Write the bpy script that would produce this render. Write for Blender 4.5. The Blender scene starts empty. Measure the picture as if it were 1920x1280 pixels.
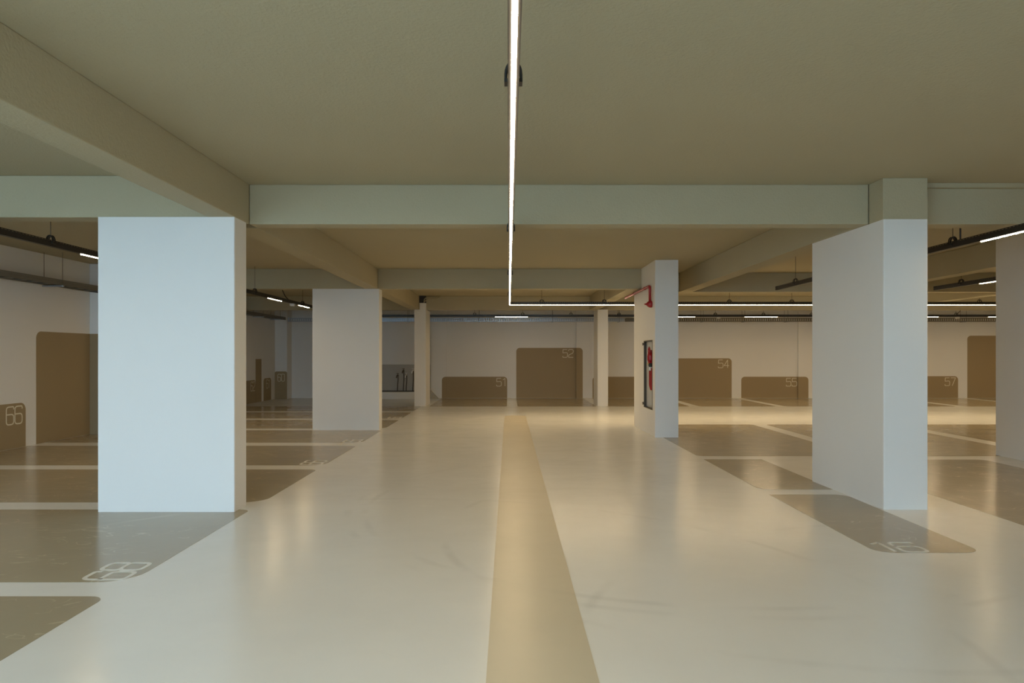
import bpy, bmesh, math, random
from mathutils import Vector, Matrix
random.seed(7)
S = bpy.context.scene
COL = S.collection

# ------------------------------------------------------------------ camera
EYE = 1.5                       # eye height of the camera
cam_d = bpy.data.cameras.new('camera')
cam = bpy.data.objects.new('camera', cam_d); COL.objects.link(cam)
cam.location = (0, 0, EYE); cam.rotation_euler = (math.radians(90), 0, 0)
cam_d.sensor_width = 36.0; cam_d.lens = 36.0*1333/1920     # 25 mm, rising front
cam_d.shift_x = (960-954)/1920; cam_d.shift_y = (664.5-640)/1920
cam_d.clip_start = 0.05
S.camera = cam

# ------------------------------------------------------------------ sky, exposure
SKY = 8.0
LED = 95.0
world = bpy.data.worlds.new('sky'); S.world = world; world.use_nodes = True
bg = world.node_tree.nodes['Background']
bg.inputs['Color'].default_value = (0.51, 0.765, 1.0, 1); bg.inputs['Strength'].default_value = SKY
S.view_settings.view_transform = 'Standard'; S.view_settings.look = 'None'
S.view_settings.gamma = 1.0; S.view_settings.exposure = 0.10
S.view_settings.use_curve_mapping = False
S.cycles.max_bounces = 14; S.cycles.diffuse_bounces = 7; S.cycles.glossy_bounces = 5
S.cycles.sample_clamp_indirect = 6.0
S.cycles.use_denoising = True

# ------------------------------------------------------------------ materials
def new_mat(name):
    m = bpy.data.materials.new(name); m.use_nodes = True
    return m, m.node_tree, m.node_tree.nodes['Principled BSDF']
def N(nt, t, **kw):
    n = nt.nodes.new(t)
    for k, v in kw.items():
        if hasattr(n, k): setattr(n, k, v)
        else: n.inputs[k].default_value = v
    return n
def plain(name, col, rough=.5, metal=0, spec=.5):
    m, nt, b = new_mat(name)
    b.inputs['Base Color'].default_value = (*col, 1); b.inputs['Roughness'].default_value = rough
    b.inputs['Metallic'].default_value = metal; b.inputs['Specular IOR Level'].default_value = spec
    return m
def plaster(name, col, rough=.75, var=.06, bump=.15, spec=.3):
    m, nt, b = new_mat(name); L = nt.links
    geo = N(nt, 'ShaderNodeNewGeometry')
    n1 = N(nt, 'ShaderNodeTexNoise', Scale=.9, Detail=4.0); L.new(geo.outputs['Position'], n1.inputs['Vector'])
    mx = N(nt, 'ShaderNodeMix', data_type='RGBA')
    mx.inputs[6].default_value = (*[c*(1-var) for c in col], 1); mx.inputs[7].default_value = (*[min(1, c*(1+var)) for c in col], 1)
    L.new(n1.outputs['Fac'], mx.inputs[0]); L.new(mx.outputs[2], b.inputs['Base Color'])
    n2 = N(nt, 'ShaderNodeTexNoise', Scale=55.0, Detail=3.0); L.new(geo.outputs['Position'], n2.inputs['Vector'])
    bp = N(nt, 'ShaderNodeBump', Strength=bump, Distance=.01)
    L.new(n2.outputs['Fac'], bp.inputs['Height']); L.new(bp.outputs['Normal'], b.inputs['Normal'])
    b.inputs['Roughness'].default_value = rough; b.inputs['Specular IOR Level'].default_value = spec
    return m
def floor_mat(name, col, scuff, r0, r1):
    """polished epoxy: slight ripples, cloudy wear, tyre arcs and trowel scratches"""
    m, nt, b = new_mat(name); L = nt.links
    geo = N(nt, 'ShaderNodeNewGeometry'); P = geo.outputs['Position']
    cloud = N(nt, 'ShaderNodeTexNoise', Scale=.55, Detail=5.0, Roughness=.6); L.new(P, cloud.inputs['Vector'])
    mx = N(nt, 'ShaderNodeMix', data_type='RGBA')
    mx.inputs[6].default_value = (*[c*.9 for c in col], 1); mx.inputs[7].default_value = (*[c*1.08 for c in col], 1)
    L.new(cloud.outputs['Fac'], mx.inputs[0])
    last = mx.outputs[2]
    # tyre arcs: rings round turning centres, broken up by noise
    brk = N(nt, 'ShaderNodeTexNoise', Scale=1.3, Detail=3.0); L.new(P, brk.inputs['Vector'])
    for cx, cy, r in ((1.6, 7.2, 3.0), (1.6, 7.2, 3.16), (2.2, 6.1, 2.75), (-1.0, 4.0, 3.4), (3.4, 3.2, 3.1), (-4.9, 8.1, 1.9), (-5.2, 5.2, 1.25), (-4.6, 12.6, 1.7)):
        d = N(nt, 'ShaderNodeVectorMath', operation='DISTANCE'); d.inputs[1].default_value = (cx, cy, 0)
        fl = N(nt, 'ShaderNodeVectorMath', operation='MULTIPLY'); fl.inputs[1].default_value = (1, 1, 0)
        L.new(P, fl.inputs[0]); L.new(fl.outputs[0], d.inputs[0])
        s = N(nt, 'ShaderNodeMath', operation='SUBTRACT'); L.new(d.outputs['Value'], s.inputs[0]); s.inputs[1].default_value = r
        a = N(nt, 'ShaderNodeMath', operation='ABSOLUTE'); L.new(s.outputs[0], a.inputs[0])
        mr = N(nt, 'ShaderNodeMapRange'); L.new(a.outputs[0], mr.inputs[0])
        mr.inputs[1].default_value = .012; mr.inputs[2].default_value = .05; mr.inputs[3].default_value = 1; mr.inputs[4].default_value = 0
        br = N(nt, 'ShaderNodeMapRange'); L.new(brk.outputs['Fac'], br.inputs[0])
        br.inputs[1].default_value = .5; br.inputs[2].default_value = .66; br.inputs[3].default_value = 0; br.inputs[4].default_value = .22
        mu = N(nt, 'ShaderNodeMath', operation='MULTIPLY'); L.new(mr.outputs[0], mu.inputs[0]); L.new(br.outputs[0], mu.inputs[1])
        m2 = N(nt, 'ShaderNodeMix', data_type='RGBA'); L.new(mu.outputs[0], m2.inputs[0]); L.new(last, m2.inputs[6])
        m2.inputs[7].default_value = (*[c*scuff for c in col], 1); last = m2.outputs[2]
    # curved trowel and tyre scratches: thin contour lines of a warped noise, only here and there
    mp = N(nt, 'ShaderNodeMapping'); mp.inputs['Scale'].default_value = (1.0, 1.6, 1); mp.inputs['Rotation'].default_value = (0, 0, .6)
    L.new(P, mp.inputs['Vector'])
    sc = N(nt, 'ShaderNodeTexNoise', Scale=1.5, Detail=7.0, Roughness=.62, Distortion=1.4); L.new(mp.outputs[0], sc.inputs['Vector'])
    ln = N(nt, 'ShaderNodeTexNoise', Scale=1.1, Detail=2.5, Roughness=.5, Distortion=2.2); L.new(mp.outputs[0], ln.inputs['Vector'])
    lf = N(nt, 'ShaderNodeMath', operation='FRACT'); lm = N(nt, 'ShaderNodeMath', operation='MULTIPLY'); lm.inputs[1].default_value = 9.0
    L.new(ln.outputs['Fac'], lm.inputs[0]); L.new(lm.outputs[0], lf.inputs[0])
    l1 = N(nt, 'ShaderNodeMapRange'); L.new(lf.outputs[0], l1.inputs[0])
    l1.inputs[1].default_value = .0; l1.inputs[2].default_value = .16; l1.inputs[3].default_value = 1; l1.inputs[4].default_value = 0
    l2 = N(nt, 'ShaderNodeMapRange'); L.new(sc.outputs['Fac'], l2.inputs[0])
    l2.inputs[1].default_value = .50; l2.inputs[2].default_value = .64; l2.inputs[3].default_value = 0; l2.inputs[4].default_value = .10 if col[0] > .5 else .9
    sr = N(nt, 'ShaderNodeMath', operation='MULTIPLY'); L.new(l1.outputs[0], sr.inputs[0]); L.new(l2.outputs[0], sr.inputs[1])
    m3 = N(nt, 'ShaderNodeMix', data_type='RGBA'); L.new(sr.outputs[0], m3.inputs[0]); L.new(last, m3.inputs[6])
    m3.inputs[7].default_value = (*[c*(.8 if col[0] > .5 else 1.6) for c in col], 1)
    L.new(m3.outputs[2], b.inputs['Base Color'])
    rr = N(nt, 'ShaderNodeMapRange'); L.new(sc.outputs['Fac'], rr.inputs[0])
    rr.inputs[1].default_value = .3; rr.inputs[2].default_value = .75; rr.inputs[3].default_value = r0; rr.inputs[4].default_value = r1
    L.new(rr.outputs[0], b.inputs['Roughness'])
    rip = N(nt, 'ShaderNodeTexNoise', Scale=1.6, Detail=3.0, Roughness=.5); L.new(P, rip.inputs['Vector'])
    bp = N(nt, 'ShaderNodeBump', Strength=.25, Distance=.016); L.new(rip.outputs['Fac'], bp.inputs['Height'])
    L.new(bp.outputs['Normal'], b.inputs['Normal'])
    b.inputs['Specular IOR Level'].default_value = .30
    return m
def emit(name, col, strength):
    m = bpy.data.materials.new(name); m.use_nodes = True; nt = m.node_tree
    nt.nodes.remove(nt.nodes['Principled BSDF'])
    e = nt.nodes.new('ShaderNodeEmission'); e.inputs[0].default_value = (*col, 1); e.inputs[1].default_value = strength
    nt.links.new(e.outputs[0], nt.nodes['Material Output'].inputs[0])
    return m

M = {}
M['white'] = plaster('white_wall_paint', (.76, .75, .72), .6, .03, .08)
M['beige'] = plaster('beige_ceiling_paint', (.43, .38, .255), .8, .04, .35)
M['brown'] = plaster('brown_panel_paint', (.33, .25, .14), .55, .04, .06)
M['number'] = plain('number_paint', (.72, .67, .53), .5)
M['floor'] = floor_mat('pale_floor_epoxy', (.75, .75, .71), .62, .20, .262)
M['bay'] = floor_mat('brown_bay_epoxy', (.365, .312, .215), 1.5, .15, .24)
M['strip'] = floor_mat('lane_strip_epoxy', (.56, .50, .37), .75, .29, .37)
M['floornum'] = plain('floor_number_paint', (.70, .68, .60), .3)
M['black'] = plain('black_track_metal', (.012, .011, .010), .4)
M['steel'] = plain('galvanised_steel', (.42, .45, .48), .38, .85)
M['tray'] = plain('grey_cable_tray', (.20, .185, .155), .55, .3)
M['rod'] = plain('threaded_rod', (.16, .14, .11), .5, .5)
M['led'] = emit('led_light', (1.0, .75, .44), LED*.85)
M['led_lamp'] = emit('led_lamp_light', (1.0, .75, .44), LED*2.6)
M['led_soft'] = emit('led_soft_lamp_light', (1.0, .75, .44), LED*2.1)
M['led_side'] = emit('led_diffuser_edge', (1.0, .82, .58), LED*.32)
M['red'] = plain('red_enamel', (.34, .006, .012), .35)
M['hose'] = plain('red_hose_fabric', (.33, .02, .018), .75)
M['liner'] = plain('cream_hose_liner', (.66, .55, .42), .7)
M['yellow'] = plain('brass_yellow', (.62, .45, .08), .35, .3)
M['frame'] = plain('dark_frame_metal', (.075, .063, .045), .5, .3)
M['cabback'] = plain('cabinet_back_enamel', (.50, .51, .51), .45)
M['greypanel'] = plaster('grey_wash_panel', (.44, .42, .375), .55, .05, .05)
M['chrome'] = plain('chrome', (.88, .88, .86), .28, .35)
M['hosedark'] = plain('black_rubber', (.03, .027, .024), .6)
M['plastic'] = plain('white_plastic', (.72, .72, .70), .4)
M['asphalt'] = plaster('pale_concrete_ground', (.58, .58, .56), .85, .06, .4)

# ------------------------------------------------------------------ mesh helpers
def mesh_obj(name, bm, mat, parent=None, smooth=False):
    bmesh.ops.recalc_face_normals(bm, faces=bm.faces)
    me = bpy.data.meshes.new(name); bm.to_mesh(me); bm.free()
    if smooth:
        for p in me.polygons: p.use_smooth = True
    me.materials.append(mat if not isinstance(mat, str) else M[mat])
    o = bpy.data.objects.new(name, me); COL.objects.link(o)
    if parent: 
        o.parent = parent; o.matrix_parent_inverse = Matrix.Translation(-parent.location)
    return o
def tag(o, label=None, cat=None, group=None, kind=None):
    if label: o['label'] = label
    if cat: o['category'] = cat
    if group: o['group'] = group
    if kind: o['kind'] = kind
    return o
def empty(name, loc, label, cat, group=None):
    o = bpy.data.objects.new(name, None); COL.objects.link(o); o.location = loc; o.empty_display_size = .1
    return tag(o, label, cat, group)
def box(bm, x0, x1, y0, y1, z0, z1, bevel=0):
    vs = [bm.verts.new(p) for p in ((x0,y0,z0),(x1,y0,z0),(x1,y1,z0),(x0,y1,z0),(x0,y0,z1),(x1,y0,z1),(x1,y1,z1),(x0,y1,z1))]
    fs = [bm.faces.new([vs[i] for i in q]) for q in ((0,3,2,1),(4,5,6,7),(0,1,5,4),(1,2,6,5),(2,3,7,6),(3,0,4,7))]
    if bevel:
        es = list({e for f in fs for e in f.edges})
        bmesh.ops.bevel(bm, geom=es, offset=bevel, segments=2, affect='EDGES', profile=.6)
def boxo(name, b, mat, parent=None, bevel=0):
    bm = bmesh.new(); box(bm, *b, bevel=bevel); return mesh_obj(name, bm, mat, parent)
def prism(bm, pts, vec):
    """closed polygon pts (3-D) swept along vec"""
    vec = Vector(vec)
    a = [bm.verts.new(p) for p in pts]; b = [bm.verts.new(Vector(p)+vec) for p in pts]
    bm.faces.new(a); bm.faces.new(b[::-1]); n = len(a)
    for i in range(n):
        bm.faces.new((a[i], b[i], b[(i+1)%n], a[(i+1)%n]))
def rrect(u0, u1, v0, v1, r):
    """rounded rectangle, r = radii (bl, br, tr, tl)"""
    pts = []
    for (cu, cv, a0, rr) in ((u0, v0, 180, r[0]), (u1, v0, 270, r[1]), (u1, v1, 0, r[2]), (u0, v1, 90, r[3])):
        if rr <= 0: pts.append((cu, cv)); continue
        ou = cu+rr if cu == u0 else cu-rr; ov = cv+rr if cv == v0 else cv-rr
        for k in range(7):
            a = math.radians(a0+90*k/6); pts.append((ou+rr*math.cos(a), ov+rr*math.sin(a)))
    return pts
def tube(bm, pts, r, seg=10, closed=False):
    pts = [Vector(p) for p in pts]; rings = []
    n = len(pts); up = None
    for i, p in enumerate(pts):
        t = (pts[min(i+1, n-1)]-pts[max(i-1, 0)]).normalized()
        if up is None:
            up = Vector((0,0,1)) if abs(t.z) < .9 else Vector((1,0,0))
        a = (up - t*up.dot(t)).normalized(); b = t.cross(a); up = a
        rr = r[i] if isinstance(r, (list, tuple)) else r
        rings.append([bm.verts.new(p+(a*math.cos(2*math.pi*k/seg)+b*math.sin(2*math.pi*k/seg))*rr) for k in range(seg)])
    for i in range(n-1):
        for k in range(seg):
            bm.faces.new((rings[i][k], rings[i][(k+1)%seg], rings[i+1][(k+1)%seg], rings[i+1][k]))
    bm.faces.new(rings[0][::-1]); bm.faces.new(rings[-1])
def fillet(pts, r, seg=5):
    pts = [Vector(p) for p in pts]; out = [pts[0]]
    for i in range(1, len(pts)-1):
        a, b, c = pts[i-1], pts[i], pts[i+1]
        d1 = (a-b); d2 = (c-b); q = min(r[i] if isinstance(r, list) else r, d1.length*.49, d2.length*.49)
        p1 = b+d1.normalized()*q; p2 = b+d2.normalized()*q
        for k in range(seg+1):
            t = k/seg; out.append(p1*(1-t)**2+b*2*t*(1-t)+p2*t*t)
    out.append(pts[-1]); return out

# ------------------------------------------------------------------ painted digits
W_ = .60
def _d():
    w = W_
    return {
     '0': [[(.3*w,1),(w,1),(w,0),(0,0),(0,1),(.3*w,1)]],
     '1': [[(.12*w,.80),(.55*w,1),(.55*w,0)]],
     '2': [[(0,.80),(0,1),(w,1),(w,.55),(0,.30),(0,0,0),(w,0)]],
     '3': [[(0,.85),(0,1),(w,1),(w,.53),(.25*w,.53)],[(.25*w,.53),(w,.53),(w,0),(0,0),(0,.15)]],
     '4': [[(.74*w,0),(.74*w,1),(0,.28),(w*1.05,.28)]],
     '5': [[(w*.95,1),(.06*w,1,0),(.02*w,.57,0),(w,.62),(w,0),(0,0),(0,.17)]],
     '6': [[(w,.84),(w,1),(0,1),(0,0),(w,0),(w,.57),(0,.57)]],
     '7': [[(0,1),(w,1),(.30*w,0)]],
     '8': [[(.5*w,.53),(0,.53),(0,1),(w,1),(w,.53),(.5*w,.53)],[(.5*w,.53),(0,.53),(0,0),(w,0),(w,.53),(.5*w,.53)]],
    }
DIG = _d()
def digits(name, text, origin, right, up, height, mat, parent, stroke=.07, gap=.16, wid=1.0):
    """painted number: strokes 1 mm proud; origin = lower left"""
    right = Vector(right); up = Vector(up); nrm = right.cross(up); o = Vector(origin)
    bm = bmesh.new(); x = 0.0
    for ch in text:
        for pi, path in enumerate(DIG[ch]):
            sharp = ch in '147'
            pts = fillet([(p[0]*wid, p[1], 0) for p in path], [.004 if (sharp or len(p) > 2) else .20 for p in path], 5)
            hw = stroke/2; lft = []; rgt = []
            for i, p in enumerate(pts):
                a = pts[max(i-1,0)]; b = pts[min(i+1,len(pts)-1)]
                t = (b-a); t = t.normalized() if t.length > 1e-6 else Vector((1,0,0))
                n = Vector((-t.y, t.x, 0)); lft.append(p+n*hw); rgt.append(p-n*hw)
            def w3(q, h): return o+right*((q.x+x)*height)+up*(q.y*height)+nrm*h
            A = [[bm.verts.new(w3(q, .0012+.0004*pi)) for q in s] for s in (lft, rgt)]
            B = [[bm.verts.new(w3(q, 0)) for q in s] for s in (lft, rgt)]
            for i in range(len(pts)-1):
                bm.faces.new((A[0][i], A[1][i], A[1][i+1], A[0][i+1]))
                bm.faces.new((A[0][i], A[0][i+1], B[0][i+1], B[0][i])); bm.faces.new((A[1][i+1], A[1][i], B[1][i], B[1][i+1]))
        x += (W_*wid if ch != '1' else W_*wid*.75)+gap
    return mesh_obj(name, bm, mat, parent)

# ------------------------------------------------------------------ shell
CEIL, ZB = 3.21, 2.81           # ceiling and beam soffit
XL, XR, YF, YB = -7.9, 20.0, -2.0, 24.5
floor = tag(boxo('floor', (XL-.2, XR+.2, YF, YB+.2, -.2, 0), 'floor'), 'glossy pale cream epoxy garage floor', kind='structure')
ceiling = tag(boxo('ceiling', (XL-.2, XR+.2, YF, YB+.2, CEIL, CEIL+.2), 'beige'), 'flat beige painted concrete ceiling', kind='structure')
bm = bmesh.new(); box(bm, XL-.2, XR+.2, YB, YB+.2, 0, CEIL)
wall_back = tag(mesh_obj('wall_back', bm, 'white'), 'white back wall with brown painted bay panels', kind='structure')
bm = bmesh.new(); box(bm, XL-.2, XL, YF, YB, 0, CEIL)
wall_left = tag(mesh_obj('wall_left', bm, 'white'), 'white left wall with brown painted bay panels', kind='structure')
bm = bmesh.new(); box(bm, XR, XR+.2, YF, YB, 0, CEIL)
wall_right = tag(mesh_obj('wall_right', bm, 'white'), 'white right wall', kind='structure')
bm = bmesh.new()                # entrance wall behind the camera with a wide drive-in opening, plus a right one added for daylight
box(bm, XL-.2, -7.4, YF-.25, YF, 0, CEIL); box(bm, -.6, 2.6, YF-.25, YF, 0, CEIL); box(bm, 4.6, XR+.2, YF-.25, YF, 0, CEIL); box(bm, 2.6, 4.6, YF-.25, YF, 2.3, CEIL); box(bm, -7.4, -.6, YF-.25, YF, 3.17, CEIL)
tag(mesh_obj('wall_front', bm, 'white'), 'white entrance wall with a drive-in opening and an added daylight opening', kind='structure')
tag(boxo('ground', (-30, 30, -40, YF-.25, -.25, -.02), 'asphalt'), 'concrete forecourt outside the entrance', kind='structure')

def pilaster(b, parent):
    return boxo('pilaster', b, 'white', parent, .006)
PB = 24.44
for x0, x1 in ((-2.685, -2.137), (2.32, 2.82), (9.95, 10.45), (17.6, 18.1)):
    pilaster((x0, x1, PB, YB-.001, .001, CEIL-.001), wall_back)
pilaster((XL+.001, -7.62, 13.40, 13.95, .001, CEIL-.001), wall_left)
pilaster((XL+.001, -7.48, 24.0, YB-.001, .001, CEIL-.001), wall_left)

# ------------------------------------------------------------------ painted wall panels
def back_panel(pieces, top, label, number=None, nx=None, r=.12):
    """pieces: (x0, x1, y_front, round_left, round_right)"""
    bm = bmesh.new()
    for x0, x1, y, rl, rt in pieces:
        pts = rrect(x0, x1, .003, top, (0, 0, r if rt else 0, r if rl else 0))
        prism(bm, [(u, y-.004, v) for u, v in pts], (0, .0035, 0))
    for xs, sg in ((-2.137, 1), (2.32, -1), (9.95, -1)):      # paint on the pilaster's return
        if len(pieces) == 2 and abs(pieces[0][1]-xs) < .01:
            box(bm, min(xs+sg*.0005, xs+sg*.004), max(xs+sg*.0005, xs+sg*.004), PB-.003, YB-.004, .003, top)
    o = mesh_obj('painted_panel', bm, 'brown', wall_back); o['label'] = label
    if number:
        y = [p[2] for p in pieces if p[0]-.02 <= nx <= p[1]+.02][0]
        digits('bay_number', number, (nx, y-.0042, top-.055-.27), (1,0,0), (0,0,1), .27, 'number', o, .075, .14)
    return o
back_panel([(-2.30, -2.137, PB, 1, 0), (-2.137, -.055, YB, 0, 1)], .737, 'low brown painted wall panel numbered 51', '51', -.42)
back_panel([(.257, 2.32, YB, 1, 0), (2.32, 2.54, PB, 0, 1)], 1.73, 'tall brown painted wall panel numbered 52', '52', 1.86)
back_panel([(2.885, 5.22, YB, 1, 1)], .737, 'low brown painted wall panel behind the hose column')
back_panel([(5.52, 7.68, YB, 1, 1)], 1.37, 'mid height brown painted wall panel numbered 54', '54', 7.22)
back_panel([(8.01, 9.95, YB, 1, 0), (9.95, 10.30, PB, 0, 1)], .737, 'low brown painted wall panel numbered 55', '55', 9.56)
back_panel([(10.62, 12.93, YB, 1, 1)], 1.37, 'brown painted wall panel behind the wide white column')
back_panel([(13.25, 15.48, YB, 1, 1)], .755, 'low brown painted wall panel numbered 57', '57', 15.03)
back_panel([(15.80, 17.58, YB, 1, 0)], 2.15, 'tallest brown painted wall panel at the right end')

def left_panel(y0, y1, top, label, number=None, ny=None, rl=1, rr=1, r=.12, front=None):
    bm = bmesh.new()
    pts = rrect(y0, y1, .003, top, (0, 0, r if rr else 0, r if rl else 0))
    prism(bm, [(XL+.004, u, v) for u, v in pts], (-.0035, 0, 0))
    if front:                                   # the paint goes on over the pilaster
        x0, x1, yf = front
        pts = rrect(x0, x1, .003, top, (0, 0, r if rr == 0 and False else 0, 0))
        prism(bm, [(u, yf-.004, v) for u, v in pts], (0, .0035, 0))
    o = mesh_obj('painted_panel', bm, 'brown', wall_left); o['label'] = label
    if number:
        digits('bay_number', number, (XL+.0042, ny, top-.05-.28), (0,1,0), (0,0,1), .28, 'number', o, .075, .10)
    return o
left_panel(9.45, 11.62, .72, 'low brown painted wall panel numbered 66', '66', 11.17)
left_panel(11.88, 13.396, 1.89, 'tall brown painted wall panel wrapping a pilaster', rr=0, front=(XL+.001, -7.62, 13.40))
left_panel(20.4, 22.17, .71, 'low brown painted wall panel in the far left corner, nearest', '62', 21.75)
left_panel(22.18, 22.70, 1.36, 'narrow tall brown painted wall panel in the far left corner', rl=0, rr=0)
left_panel(22.90, 23.62, .73, 'low brown painted wall panel in the far left corner, middle', '61', 23.15)
bm = bmesh.new(); pts = rrect(XL+.002, -7.485, .003, .93, (0, 0, .06, .06)); prism(bm, [(u, 23.996, v) for u, v in pts], (0, .0035, 0))
o = mesh_obj('painted_panel', bm, 'brown', wall_left); o['label'] = 'brown painted panel on the corner pilaster'
digits('bay_number', '60', (-7.80, 23.9955, .60), (1,0,0), (0,0,1), .24, 'number', o, .07, .12, .7)

# ------------------------------------------------------------------ floor paint
def bay(x0, x1, y0, y1, label, r=(.12,.12,.12,.12), mat='bay', name='parking_bay'):
    bm = bmesh.new(); prism(bm, [(u, v, .0002) for u, v in rrect(x0, x1, y0, y1, r)], (0, 0, .0013))
    o = mesh_obj(name, bm, mat, floor)
    if label: o['label'] = label
    return o
def fnum(text, x, y, right, up, parent, h=.285, wid=1.0):
    digits('bay_number', text, (x, y, .0016), right, up, h, 'floornum', parent, .105, .12, wid)
bay(-.105, .415, -1.9, 17.5, 'tan centre lane strip', (.1,.1,.2,.2), 'strip', 'lane_strip')
lr = (0, .24, .10, 0)
gaps = [(2.00, 2.28), (4.41, 4.68), (6.88, 7.21), (9.28, 9.62), (11.69, 12.10), (14.08, 14.42), (16.30, 16.66), (18.45, 18.8)]
nums = ['69', '68', '67', '66', '65', '64', '63']
bay(XL+.01, -2.49, -1.0, 2.00, 'brown floor bay nearest the entrance', lr)
for i, n in enumerate(nums):
    b = bay(XL+.01, -2.49-.005*i, gaps[i][1], gaps[i+1][0], 'brown floor bay numbered '+n if n in ('68','66','65','63') else None, lr)
    if n in ('68', '66', '65', '63'):
        fnum(n, -2.565, gaps[i][1]+.06, (0,1,0), (-1,0,0), b)
bay(XL+.01, -2.53, 18.8, 20.6, None, lr)
# right side: strip pieces beside the column row, then bays between the rows
b = bay(2.79, 3.60, 5.38, 7.62, 'narrow brown floor strip numbered 16', (.14,.14,.14,.0))
fnum('16', 2.84, 5.40, (1,0,0), (0,1,0), b, .27, 1.15)
bay(2.79, 3.62, 7.90, 10.18, 'narrow brown floor strip behind the one numbered 16', (.16,.0,.0,.0))
bay(4.52, 6.78, 5.2, 10.15, None)
bay(8.6, 11.0, 5.2, 10.15, None)
bay(11.3, 13.6, 5.2, 10.15, None)
rx = [2.79, 5.22, 5.50, 8.02, 8.34, 10.62, 10.92, 13.2, 13.5, 15.8, 16.1, 18.4]
for i in range(0, len(rx), 2):
    bay(rx[i], rx[i+1], 10.50, 15.25, 'wide brown floor bay behind the hose column' if i == 0 else None)
bx = [(-2.30,-.055), (.257,2.54), (2.86,5.25), (5.52,7.75), (8.02,10.32), (10.6,12.95), (13.25,15.5), (15.8,18.1)]
for a, c in bx:
    bay(a, c, 20.55, YB-.16, None, (.12,.12,0,0))

# ------------------------------------------------------------------ columns
def column(name, pts, top, label, mat='white', z0=0.0):
    bm = bmesh.new(); prism(bm, [(x, y, z0) for x, y in pts], (0, 0, top-z0))
    ve = [e for e in bm.edges if abs(e.verts[0].co.z-e.verts[1].co.z) > .2]
    bmesh.ops.bevel(bm, geom=ve, offset=.010, segments=2, affect='EDGES', profile=.5)
    o = mesh_obj('shaft' if label is None else name, bm, mat)
    if label: tag(o, label, 'column', 'concrete columns of the garage')
    return o
def rect(x0, x1, y0, y1): return [(x0,y0),(x1,y0),(x1,y1),(x0,y1)]
def adopt(o, parent):
    o.parent = parent; o.matrix_parent_inverse = Matrix.Translation(-parent.location)
column('column', rect(-3.916, -2.612, 6.77, 7.08), ZB, 'broad flat white column nearest on the left, cool daylight on its face')
column('column', rect(-3.92, -2.585, 14.18, 14.50), ZB, 'broad flat white column second back on the left, beside bay 64')
# slim column far left with a stub and cables above
c = empty('column', (-2.58, 21.2, 0), 'slim white column far left of the lane, with a stub and cables on top', 'column', 'concrete columns of the garage')
adopt(column('shaft', rect(-2.75, -2.41, 20.66, 21.75), ZB, None), c)
adopt(column('stub', rect(-2.595, -2.415, 20.66, 20.845), 3.0, None, z0=ZB), c)
for ch in c.children:
    if ch.location.z == 0 and min(v.co.z for v in ch.data.vertices) > 1: ch.name = 'stub'
boxo('dark_block', (-2.60, -2.42, 20.70, 20.845, 3.0, CEIL-.001), 'hosedark', c)  # black box fills the dark gap between stub and ceiling
for k, (dx, dz) in enumerate(((.0, .0), (.05, .05), (-.02, .08))):
    bm = bmesh.new()
    tube(bm, fillet([(-2.47, 20.67, 3.01), (-2.42+dx, 20.60, 3.06+dz), (-2.25+dx, 20.62, 3.12+dz*.5), (-2.08+dx, 20.66, 3.11+dz*.6), (-2.05+dx, 20.72, CEIL-.002)], .08), .012, 8)
    mesh_obj('cable', bm, M['beige'], c, True)
# right near column with its beige head
c = empty('column', (3.83, 7.6, 0), 'long white column nearest on the right, with a beige head', 'column', 'concrete columns of the garage')
adopt(column('shaft', [(3.628,6.88),(4.057,6.88),(4.03,8.42),(3.590,8.42)], ZB, None), c)
h = boxo('column_head', (3.625, 4.057, 6.885, 7.16, ZB, CEIL), 'beige', c, .006); h['label'] = 'beige painted column head'
# hose column: a recess in its lane-side face
CAB = (13.08, 13.90, .475, 1.77)
bm = bmesh.new()
x0, x1, y0, y1 = 2.645, 3.065, 12.85, 15.0
xi = x0+.055
ys = [y0, CAB[0], CAB[1], y1]; zs = [0, CAB[2], CAB[3], CEIL]
vc = {}
def vv(x, y, z):
    k = (round(x,5), round(y,5), round(z,5))
    if k not in vc: vc[k] = bm.verts.new((x, y, z))
    return vc[k]
for i in range(3):
    for j in range(3):
        a, b_, z_, w_ = ys[i], ys[i+1], zs[j], zs[j+1]
        X = xi if (i, j) == (1, 1) else x0
        bm.faces.new((vv(X,a,z_), vv(X,a,w_), vv(X,b_,w_), vv(X,b_,z_)))
        bm.faces.new((vv(x1,a,z_), vv(x1,b_,z_), vv(x1,b_,w_), vv(x1,a,w_)))
a, b_, z_, w_ = CAB
for q in (((x0,a,z_),(xi,a,z_),(xi,a,w_),(x0,a,w_)), ((x0,b_,z_),(xi,b_,z_),(xi,b_,w_),(x0,b_,w_)), ((x0,a,z_),(x0,b_,z_),(xi,b_,z_),(xi,a,z_)), ((x0,a,w_),(x0,b_,w_),(xi,b_,w_),(xi,a,w_))):
    bm.faces.new([vv(*p) for p in q])
for j in range(3):
    for y in (y0, y1): bm.faces.new((vv(x0,y,zs[j]), vv(x1,y,zs[j]), vv(x1,y,zs[j+1]), vv(x0,y,zs[j+1])))
for i in range(3):
    for z in (0, CEIL): bm.faces.new((vv(x0,ys[i],z), vv(x1,ys[i],z), vv(x1,ys[i+1],z), vv(x0,ys[i+1],z)))
tag(mesh_obj('column', bm, 'white'), 'white column right of the lane holding the red fire hose', 'column', 'concrete columns of the garage')
column('column', rect(2.585, 2.895, 20.72, 21.65), ZB, 'slim white column far right of the lane, beside panel 52')
column('column', rect(7.27, 7.63, 8.9, 10.62), CEIL, 'white column cut by the right edge of the picture')

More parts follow.
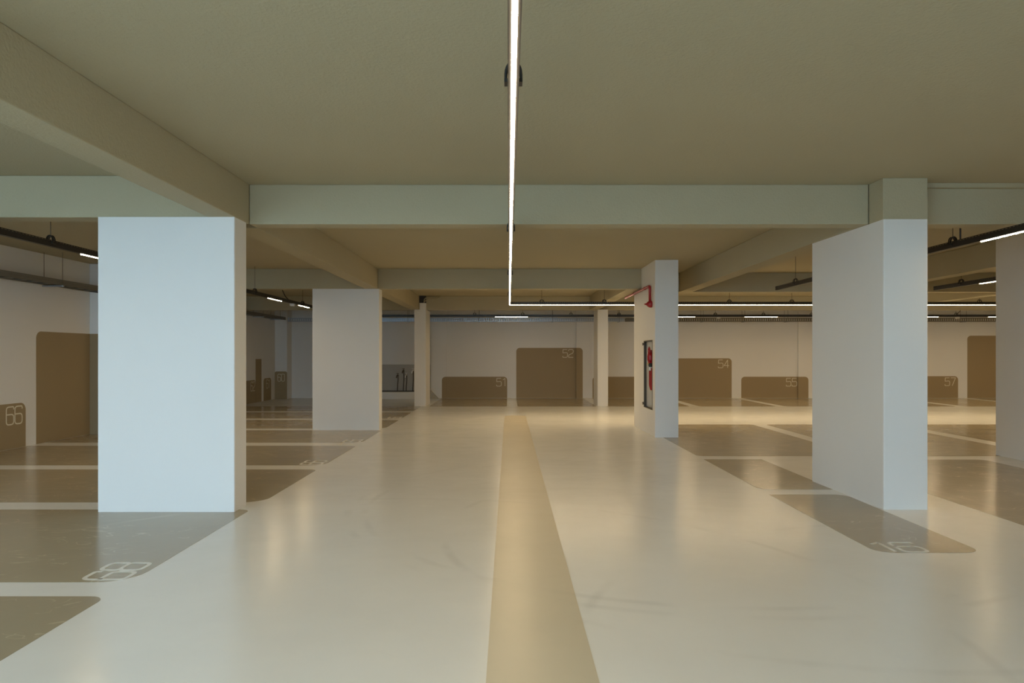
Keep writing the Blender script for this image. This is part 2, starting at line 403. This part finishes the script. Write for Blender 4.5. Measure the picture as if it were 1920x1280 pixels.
# ------------------------------------------------------------------ beams
def beam(b, label):
    o = boxo('ceiling_beam', b, 'beige', None, .008); return tag(o, label, 'beam', 'beige ceiling beams')
C_ = CEIL-.0005
beam((-2.87, -2.61, YF+.01, 7.15, ZB, C_), 'beige beam running along the lane, nearest, upper left of the picture')
beam((XL+.001, -2.872, 6.79, 7.02, ZB, C_), 'beige cross beam above the nearest broad column, on its left')
beam((-2.61, 3.62, 7.152, 7.38, ZB, C_), 'wide beige cross beam above the lane, nearest the camera')
beam((4.06, XR-.001, 7.152, 7.38, ZB, C_), 'beige cross beam right of the beige column head')
beam((-2.87, -2.61, 7.382, 14.178, ZB, C_), 'beige beam running along the lane between the two broad columns')
beam((XL+.001, -2.872, 14.18, 14.42, ZB, C_), 'beige cross beam left of the second broad column')
beam((-2.61, 2.643, 14.18, 14.42, ZB, C_), 'beige cross beam above the lane, second back, ending at the hose column')
beam((3.068, XR-.001, 14.88, 15.12, ZB, C_), 'beige cross beam to the right of the hose column')
beam((3.575, 3.84, 7.382, 14.878, ZB, C_), 'beige beam running back from the long right column')
beam((7.28, 7.54, 10.63, 14.878, ZB, C_), 'beige beam running back from the right edge column')
beam((-2.87, -2.61, 14.422, 20.655, ZB, C_), 'beige beam running back to the slim far left column')
beam((2.37, 2.63, 14.422, 20.845, ZB, C_), 'beige beam running back to the slim far right column')
beam((10.6, 10.86, 15.122, 20.845, ZB, C_), 'beige beam far right, running back between cross beams')
beam((XL+.001, XR-.001, 20.85, 21.1, ZB, C_), 'farthest beige cross beam spanning the whole hall')
tag(boxo('trim_1', (4.06, XR-.001, 7.09, 7.148, 3.165, CEIL-.001), 'beige'), 'thin beige fillet under the ceiling', kind='structure')

# ------------------------------------------------------------------ light tracks
TZ = 2.65                        # underside of the lamps
def light_track(p0, p1, label, lamps, hangers, cont=False, lum=0):
    """straight black slotted channel from p0 to p1 (x, y) with lamps below; lamps: (start, end) distances"""
    p0 = Vector((p0[0], p0[1], 0)); p1 = Vector((p1[0], p1[1], 0)); d = (p1-p0); Lg = d.length; d.normalize()
    n = Vector((-d.y, d.x, 0)); alongx = abs(d.x) > .5
    root = empty('light_track', (p0.x, p0.y, TZ), label, 'light', 'suspended light tracks')
    def B(bm, s0, s1, w0, w1, z0, z1):
        a = p0+d*s0+n*w0; b = p0+d*s1+n*w1
        box(bm, min(a.x,b.x), max(a.x,b.x), min(a.y,b.y), max(a.y,b.y), z0, z1)
    bm = bmesh.new()
    B(bm, 0, Lg, -.024, -.021, TZ+.012, TZ+.062); B(bm, 0, Lg, .021, .024, TZ+.012, TZ+.062)
    B(bm, 0, Lg, -.024, .024, TZ+.010, TZ+.0125)
    B(bm, 0, Lg, -.024, -.021, TZ+.072, TZ+.080); B(bm, 0, Lg, .021, .024, TZ+.072, TZ+.080)
    B(bm, 0, .003, -.024, .024, TZ+.010, TZ+.08); B(bm, Lg-.003, Lg, -.024, .024, TZ+.010, TZ+.08)
    s = 0.0
    while s < Lg-.02:
        B(bm, s, s+.018, -.024, -.021, TZ+.062, TZ+.072); B(bm, s, s+.018, .021, .024, TZ+.062, TZ+.072); s += .05
    mesh_obj('channel', bm, 'black', root)
    for s0, s1 in lamps:
        bm = bmesh.new(); B(bm, s0, s1, -.010, .010, TZ+.0025, TZ+.0095)
        o = mesh_obj('led_strip' if cont else 'lamp', bm, 'led_side', root); o['label'] = 'glowing warm white LED'
        o.data.materials.append(M[('led_soft', 'led', 'led_lamp')[lum]])                     # the diffuser shines mostly straight down
        for p in o.data.polygons: p.material_index = 1 if p.normal.z < -.5 else 0
    for s in hangers:
        q = p0+d*s
        bm = bmesh.new()
        arc = [(q+n*(.034*math.cos(a)) + Vector((0,0,TZ+.075+.055*math.sin(a)))) for a in [math.pi*k/10 for k in range(11)]]
        arc = [q+n*.034+Vector((0,0,TZ+.045))]+arc+[q-n*.034+Vector((0,0,TZ+.045))]
        for off in (-.022, .022): tube(bm, [v+d*off for v in arc], .006, 6)
        B(bm, s-.028, s+.028, -.040, -.025, TZ+.04, TZ+.055); B(bm, s-.028, s+.028, .025, .040, TZ+.04, TZ+.055)
        arc2 = [(q+d*(.05*math.cos(a)) + Vector((0,0,TZ+.082+.045*math.sin(a)))) for a in [math.pi*k/10 for k in range(11)]]
        tube(bm, arc2, .008, 6)
        h = mesh_obj('bracket', bm, 'black', root)
        bm = bmesh.new(); tube(bm, [q+Vector((0,0,TZ+.12)), q+Vector((0,0,CEIL-.001))], .0045, 6)
        mesh_obj('rod', bm, 'rod', h)
    return root
def seg(y0, first, step, ln, last):
    out = []; s = first
    while s < last: out.append((s-y0, s-y0+ln)); s += step
    return out
T1Y, T2Y = 16.6, 21.86
light_track((.02, -1.8), (.02, T1Y-.03), 'long glowing light track down the middle of the lane', [(0, T1Y-.03+1.8)], [4.93+3.75*k for k in range(4)]+[1.0], True, 1)
light_track((.02, T1Y), (19.5, T1Y), 'glowing light track running right from the end of the lane track', [(0, 19.48)], [.75+1.46*k for k in range(13)], True, 2)
tk_far = light_track((-4.97, T2Y), (19.5, T2Y), 'far light track across the back with spaced lamps',
            [(x+4.97, x+4.97+1.0) for x in (-.42, 4.72, 7.26, 9.75, 12.2, 14.75, 17.2)], [.9+1.48*k+.06 for k in range(16)], False, 2)
tk_left = light_track((-4.93, -1.8), (-4.93, T2Y-.03), 'light track over the left bays with spaced lamps', [q for q in seg(-1.8, -.28, 2.12, .86, 18.5) if not 7.5 < q[0] < 8.2], [1.2, 4.7, 9.45, 15.6, 18.8, 21.2])
tk_right = light_track((4.84, -1.8), (4.84, 12.85), 'light track just right of the long column with spaced lamps', seg(-1.8, 6.28, 2.12, 1.0, 7.0), [1.2, 4.2, 9.55, 13.8])
light_track((7.70, -1.8), (7.70, 12.85), 'light track over the far right bays with spaced lamps', seg(-1.8, .02, 2.12, 1.0, 11.0), [1.2, 4.2, 8.4, 12.4, 13.9])
# small sensors and power drops that belong to the tracks
for tr, x, y in ((tk_left, -4.93, 16.2), (tk_far, 6.45, T2Y), (tk_far, 13.8, T2Y)):
    bm = bmesh.new(); box(bm, x-.05, x+.05, y-.05, y+.05, TZ-.045, TZ+.009, .012)
    mesh_obj('sensor', bm, 'plastic', tr)['label'] = 'small white sensor box'
for tr, pts in ((tk_right, [(4.84, 7.62, TZ+.08), (4.84, 7.62, 2.90), (4.80, 7.60, 3.05), (4.74, 7.60, CEIL-.02)]),
                (tk_left, [(-4.93, 15.9, TZ+.08), (-5.0, 15.9, 2.80), (-5.08, 15.88, 2.98), (-5.08, 15.88, CEIL-.02)]),
                (tk_far, [(13.75, T2Y, TZ+.08), (13.85, T2Y, 2.80), (13.98, T2Y, 3.0), (14.05, T2Y, CEIL-.02)])):
    bm = bmesh.new(); tube(bm, fillet(pts, .08), .009, 8)
    mesh_obj('power_cable', bm, 'hosedark', tr, True)['label'] = 'thin black power cable'

# ------------------------------------------------------------------ cable trays
def tray_left():
    root = empty('cable_tray', (-7.62, 10, 2.66), 'grey brown ladder cable tray hung along the left wall', 'cable tray')
    y0, y1 = -1.8, 23.9
    for x in (-7.745, -7.505):
        bm = bmesh.new()
        for z0, z1 in ((2.66, 2.672), (2.690, 2.712), (2.730, 2.755)): box(bm, x-.006, x+.006, y0, y1, z0, z1)
        box(bm, x-.003, x+.003, y0, y1, 2.66, 2.755)
        mesh_obj('side_rail', bm, 'tray', root)
    bm = bmesh.new(); y = y0
    while y < y1: box(bm, -7.74, -7.51, y, y+.05, 2.665, 2.675); y += .3
    o = mesh_obj('rungs', bm, 'tray', root); o['kind'] = 'stuff'
    for i, x in enumerate((-7.70, -7.65, -7.60, -7.55)):
        bm = bmesh.new(); tube(bm, [(x+.008*math.sin(k*1.3+i), y0+(y1-y0)*k/40, 2.692) for k in range(41)], .014, 6); mesh_obj('cable', bm, 'hosedark', root, True)
    for k in range(16):
        y = 11.9+(k-8)*1.62
        if y > 23.8: break
        if y < y0: continue
        br = boxo('support_bracket', (-7.80, -7.45, y-.02, y+.02, 2.632, 2.6595), 'steel', root, .004)
        for x in (-7.78, -7.47):
            bm = bmesh.new(); tube(bm, [(x, y, 2.64), (x, y, CEIL-.001)], .005, 6); mesh_obj('rod', bm, 'rod', br)
tray_left()
def tray_back(x0, x1, label, mat, hang):
    yf, yr, z0, z1 = 23.98, 24.2, 2.615, 2.735
    root = empty('cable_tray', (x0, 24.1, z0), label, 'cable tray', 'cable trays along the back wall')
    for y in (yf, yr):
        bm = bmesh.new()
        box(bm, x0, x1, y, y+.003, z0, z0+.022); box(bm, x0, x1, y, y+.003, z1-.016, z1)
        box(bm, x0, x1, y-.006, y, z1-.005, z1); x = x0
        while x < x1: box(bm, x, min(x1, x+.035), y, y+.003, z0+.022, z1-.016); x += .075
        mesh_obj('slotted_side', bm, mat, root)
    boxo('base_sheet', (x0, x1, yf+.003, yr, z0, z0+.003), mat, root)
    for x in hang:
        br = boxo('support_bracket', (x-.02, x+.02, yf-.06, yr+.06, z0-.022, z0-.0005), 'steel', root, .003)
        for y in (yf-.045, yr+.045):
            bm = bmesh.new(); tube(bm, [(x, y, z0-.015), (x, y, CEIL-.001)], .005, 6); mesh_obj('rod', bm, 'rod', br)
tray_back(-7.45, 3.9, 'perforated galvanised cable tray on the back wall above panels 51 and 52', 'steel', [-6.6, -5.0, -3.4, -1.0, 1.48, 3.72])
tray_back(3.95, 19.5, 'dull grey cable tray on the back wall above panels 54 to 57', 'tray', [6.55, 7.95, 9.4, 11.2, 13.6, 15.4, 17.0])

# ------------------------------------------------------------------ fire hose equipment
cab = empty('fire_hose_cabinet', (x0+.05, 13.49, .475), 'recessed fire hose cabinet with red valve and red hose in the white column', 'hose cabinet')
a, b_, z_, w_ = CAB; e = .002
bm = bmesh.new()
t = .022
box(bm, x0-.006, xi-.014, a+e, a+t, z_+e, w_-e); box(bm, x0-.006, xi-.014, b_-t, b_-e, z_+e, w_-e)
box(bm, x0-.006, xi-.014, a+t, b_-t, z_+e, z_+t); box(bm, x0-.006, xi-.014, a+t, b_-t, w_-t, w_-e)
mesh_obj('frame', bm, 'frame', cab)
boxo('back_plate', (xi-.012, xi-.002, a+.004, b_-.004, z_+.004, w_-.004), 'cabback', cab)
for z in (z_+.05, w_-.09):
    bm = bmesh.new(); tube(bm, [(x0-.02, b_+.012, z), (x0-.02, b_+.012, z+.05)], .011, 10); box(bm, x0-.03, x0-.007, b_-.10, b_+.02, z+.01, z+.035)
    mesh_obj('hinge', bm, 'frame', cab)
yv, xv = 13.235, x0+.012
bm = bmesh.new()
tube(bm, [(xv+.03, yv, 1.52), (xv-.03, yv, 1.52)], .035, 14)
tube(bm, [(xv-.02, yv, 1.59), (xv-.02, yv, 1.36)], [.05, .045], 14) if False else tube(bm, [(xv-.02, yv, 1.53), (xv-.02, yv, 1.47), (xv-.02, yv, 1.40), (xv-.02, yv, 1.34)], [.052, .060, .058, .045], 14)
valve = mesh_obj('valve', bm, 'red', cab, True); valve['label'] = 'red hydrant valve'
bm = bmesh.new(); R = .065
ring = [(xv-.045, yv+R*math.cos(2*math.pi*k/20), 1.57+R*math.sin(2*math.pi*k/20)) for k in range(21)]
tube(bm, ring, .013, 8)
for k in range(3):
    an = 2*math.pi*k/3; tube(bm, [(xv-.045, yv, 1.57), (xv-.045, yv+R*math.cos(an), 1.57+R*math.sin(an))], .009, 6)
tube(bm, [(xv-.05, yv, 1.57), (xv+.02, yv, 1.57)], .014, 8)
mesh_obj('handwheel', bm, 'red', valve, True)
bm = bmesh.new(); tube(bm, [(xv-.02, yv, 1.342), (xv-.02, yv, 1.30), (xv-.02, yv, 1.27)], [.034, .040, .030], 12); mesh_obj('coupling', bm, 'hosedark', cab, True)
bm = bmesh.new(); tube(bm, [(xv-.03, yv+.03, 1.335), (xv-.055, yv+.075, 1.33)], .014, 8); mesh_obj('outlet_tab', bm, 'yellow', cab, True)
bm = bmesh.new(); tube(bm, [(xv-.02, yv, 1.27), (xv-.02, yv, 1.20)], [.022, .026], 10); mesh_obj('collar', bm, 'plastic', cab, True)
bm = bmesh.new(); tube(bm, fillet([(xv-.02, yv, 1.20), (xv-.02, yv-.0, .93), (xv-.005, yv-.03, .86), (xv+.005, yv-.05, .88), (xv+.005, yv-.07, 1.25)], .06), .030, 12)
hs = mesh_obj('hose', bm, 'hose', cab, True); hs['label'] = 'folded red fire hose'
bm = bmesh.new(); tube(bm, fillet([(xv-.022, yv+.030, 1.22), (xv-.030, yv+.045, 1.00), (xv-.022, yv+.03, .88), (xv-.01, yv-.01, .83), (xv+.0, yv-.05, .84)], .06), .014, 8)
mesh_obj('hose_edge', bm, 'liner', hs, True)

fp = empty('fire_pipe', (2.6, 13.13, 2.43), 'red fire pipe with alarm bell at the top of the hose column', 'pipe')
bm = bmesh.new()
tube(bm, fillet([(2.605, 15.9, 2.765), (2.605, 13.13, 2.765), (2.605, 13.13, 2.46)], .05), .024, 12)
mesh_obj('pipe', bm, 'red', fp, True)
bm = bmesh.new()
tube(bm, [(2.643, 13.13, 2.43), (2.61, 13.13, 2.43), (2.585, 13.13, 2.43), (2.562, 13.13, 2.43), (2.545, 13.13, 2.43), (2.535, 13.13, 2.43), (2.505, 13.13, 2.43)], [.062, .064, .058, .043, .026, .014, .012], 18)
bl = mesh_obj('alarm_bell', bm, 'red', fp, True)
for y in (13.6, 14.75):
    bm = bmesh.new(); tube(bm, [(2.605, y-.012, 2.765), (2.605, y+.012, 2.765)], .030, 12); box(bm, 2.605, 2.644, y-.012, y+.012, 2.755, 2.775)
    mesh_obj('pipe_clamp', bm, 'red', fp)

# ------------------------------------------------------------------ wash point on the back wall
ws = empty('wash_point', (-3.8, 24.3, 0), 'grey wash point with low kerb against the back wall', 'wash point')
boxo('splash_panel', (-4.36, -2.70, 24.46, 24.498, .25, 1.16), 'greypanel', ws, .004)
boxo('kerb', (-4.9, -2.70, 23.95, 24.495, .001, .235), 'white', ws, .01)
boxo('dark_strip', (-4.9, -2.70, 24.30, 24.455, .2352, .262), 'hosedark', ws)  # black strip along the foot of the splash panel
bm = bmesh.new(); prism(bm, [(-2.685, 24.15, .002), (-2.40, 24.15, .002), (-2.685, 24.15, .30)], (0, .195, 0)); mesh_obj('brown_wedge', bm, 'bay', ws)  # brown triangular block at the right end of the kerb
for x, top, bright in ((-3.80, .80, 0), (-3.60, .96, 0), (-3.50, .81, 1), (-3.275, .96, 1)):
    bm = bmesh.new(); tube(bm, [(x-.02, 24.38, .264), (x-.012, 24.38, .45), (x, 24.39, .62), (x, 24.38, top)], .013, 8)
    sp = mesh_obj('standpipe', bm, 'hosedark', ws, True)
    bm = bmesh.new(); tube(bm, fillet([(x, 24.458, top-.02), (x, 24.33, top), (x-.02, 24.26, top-.02), (x-.035, 24.25, top-.10)], .03), .017, 10)
    tube(bm, [(x, 24.36, top), (x, 24.36, top+.05)], .010, 8); box(bm, x-.05, x+.03, 24.35, 24.37, top+.045, top+.06)
    mesh_obj('tap', bm, 'chrome' if bright else 'frame', sp, True)
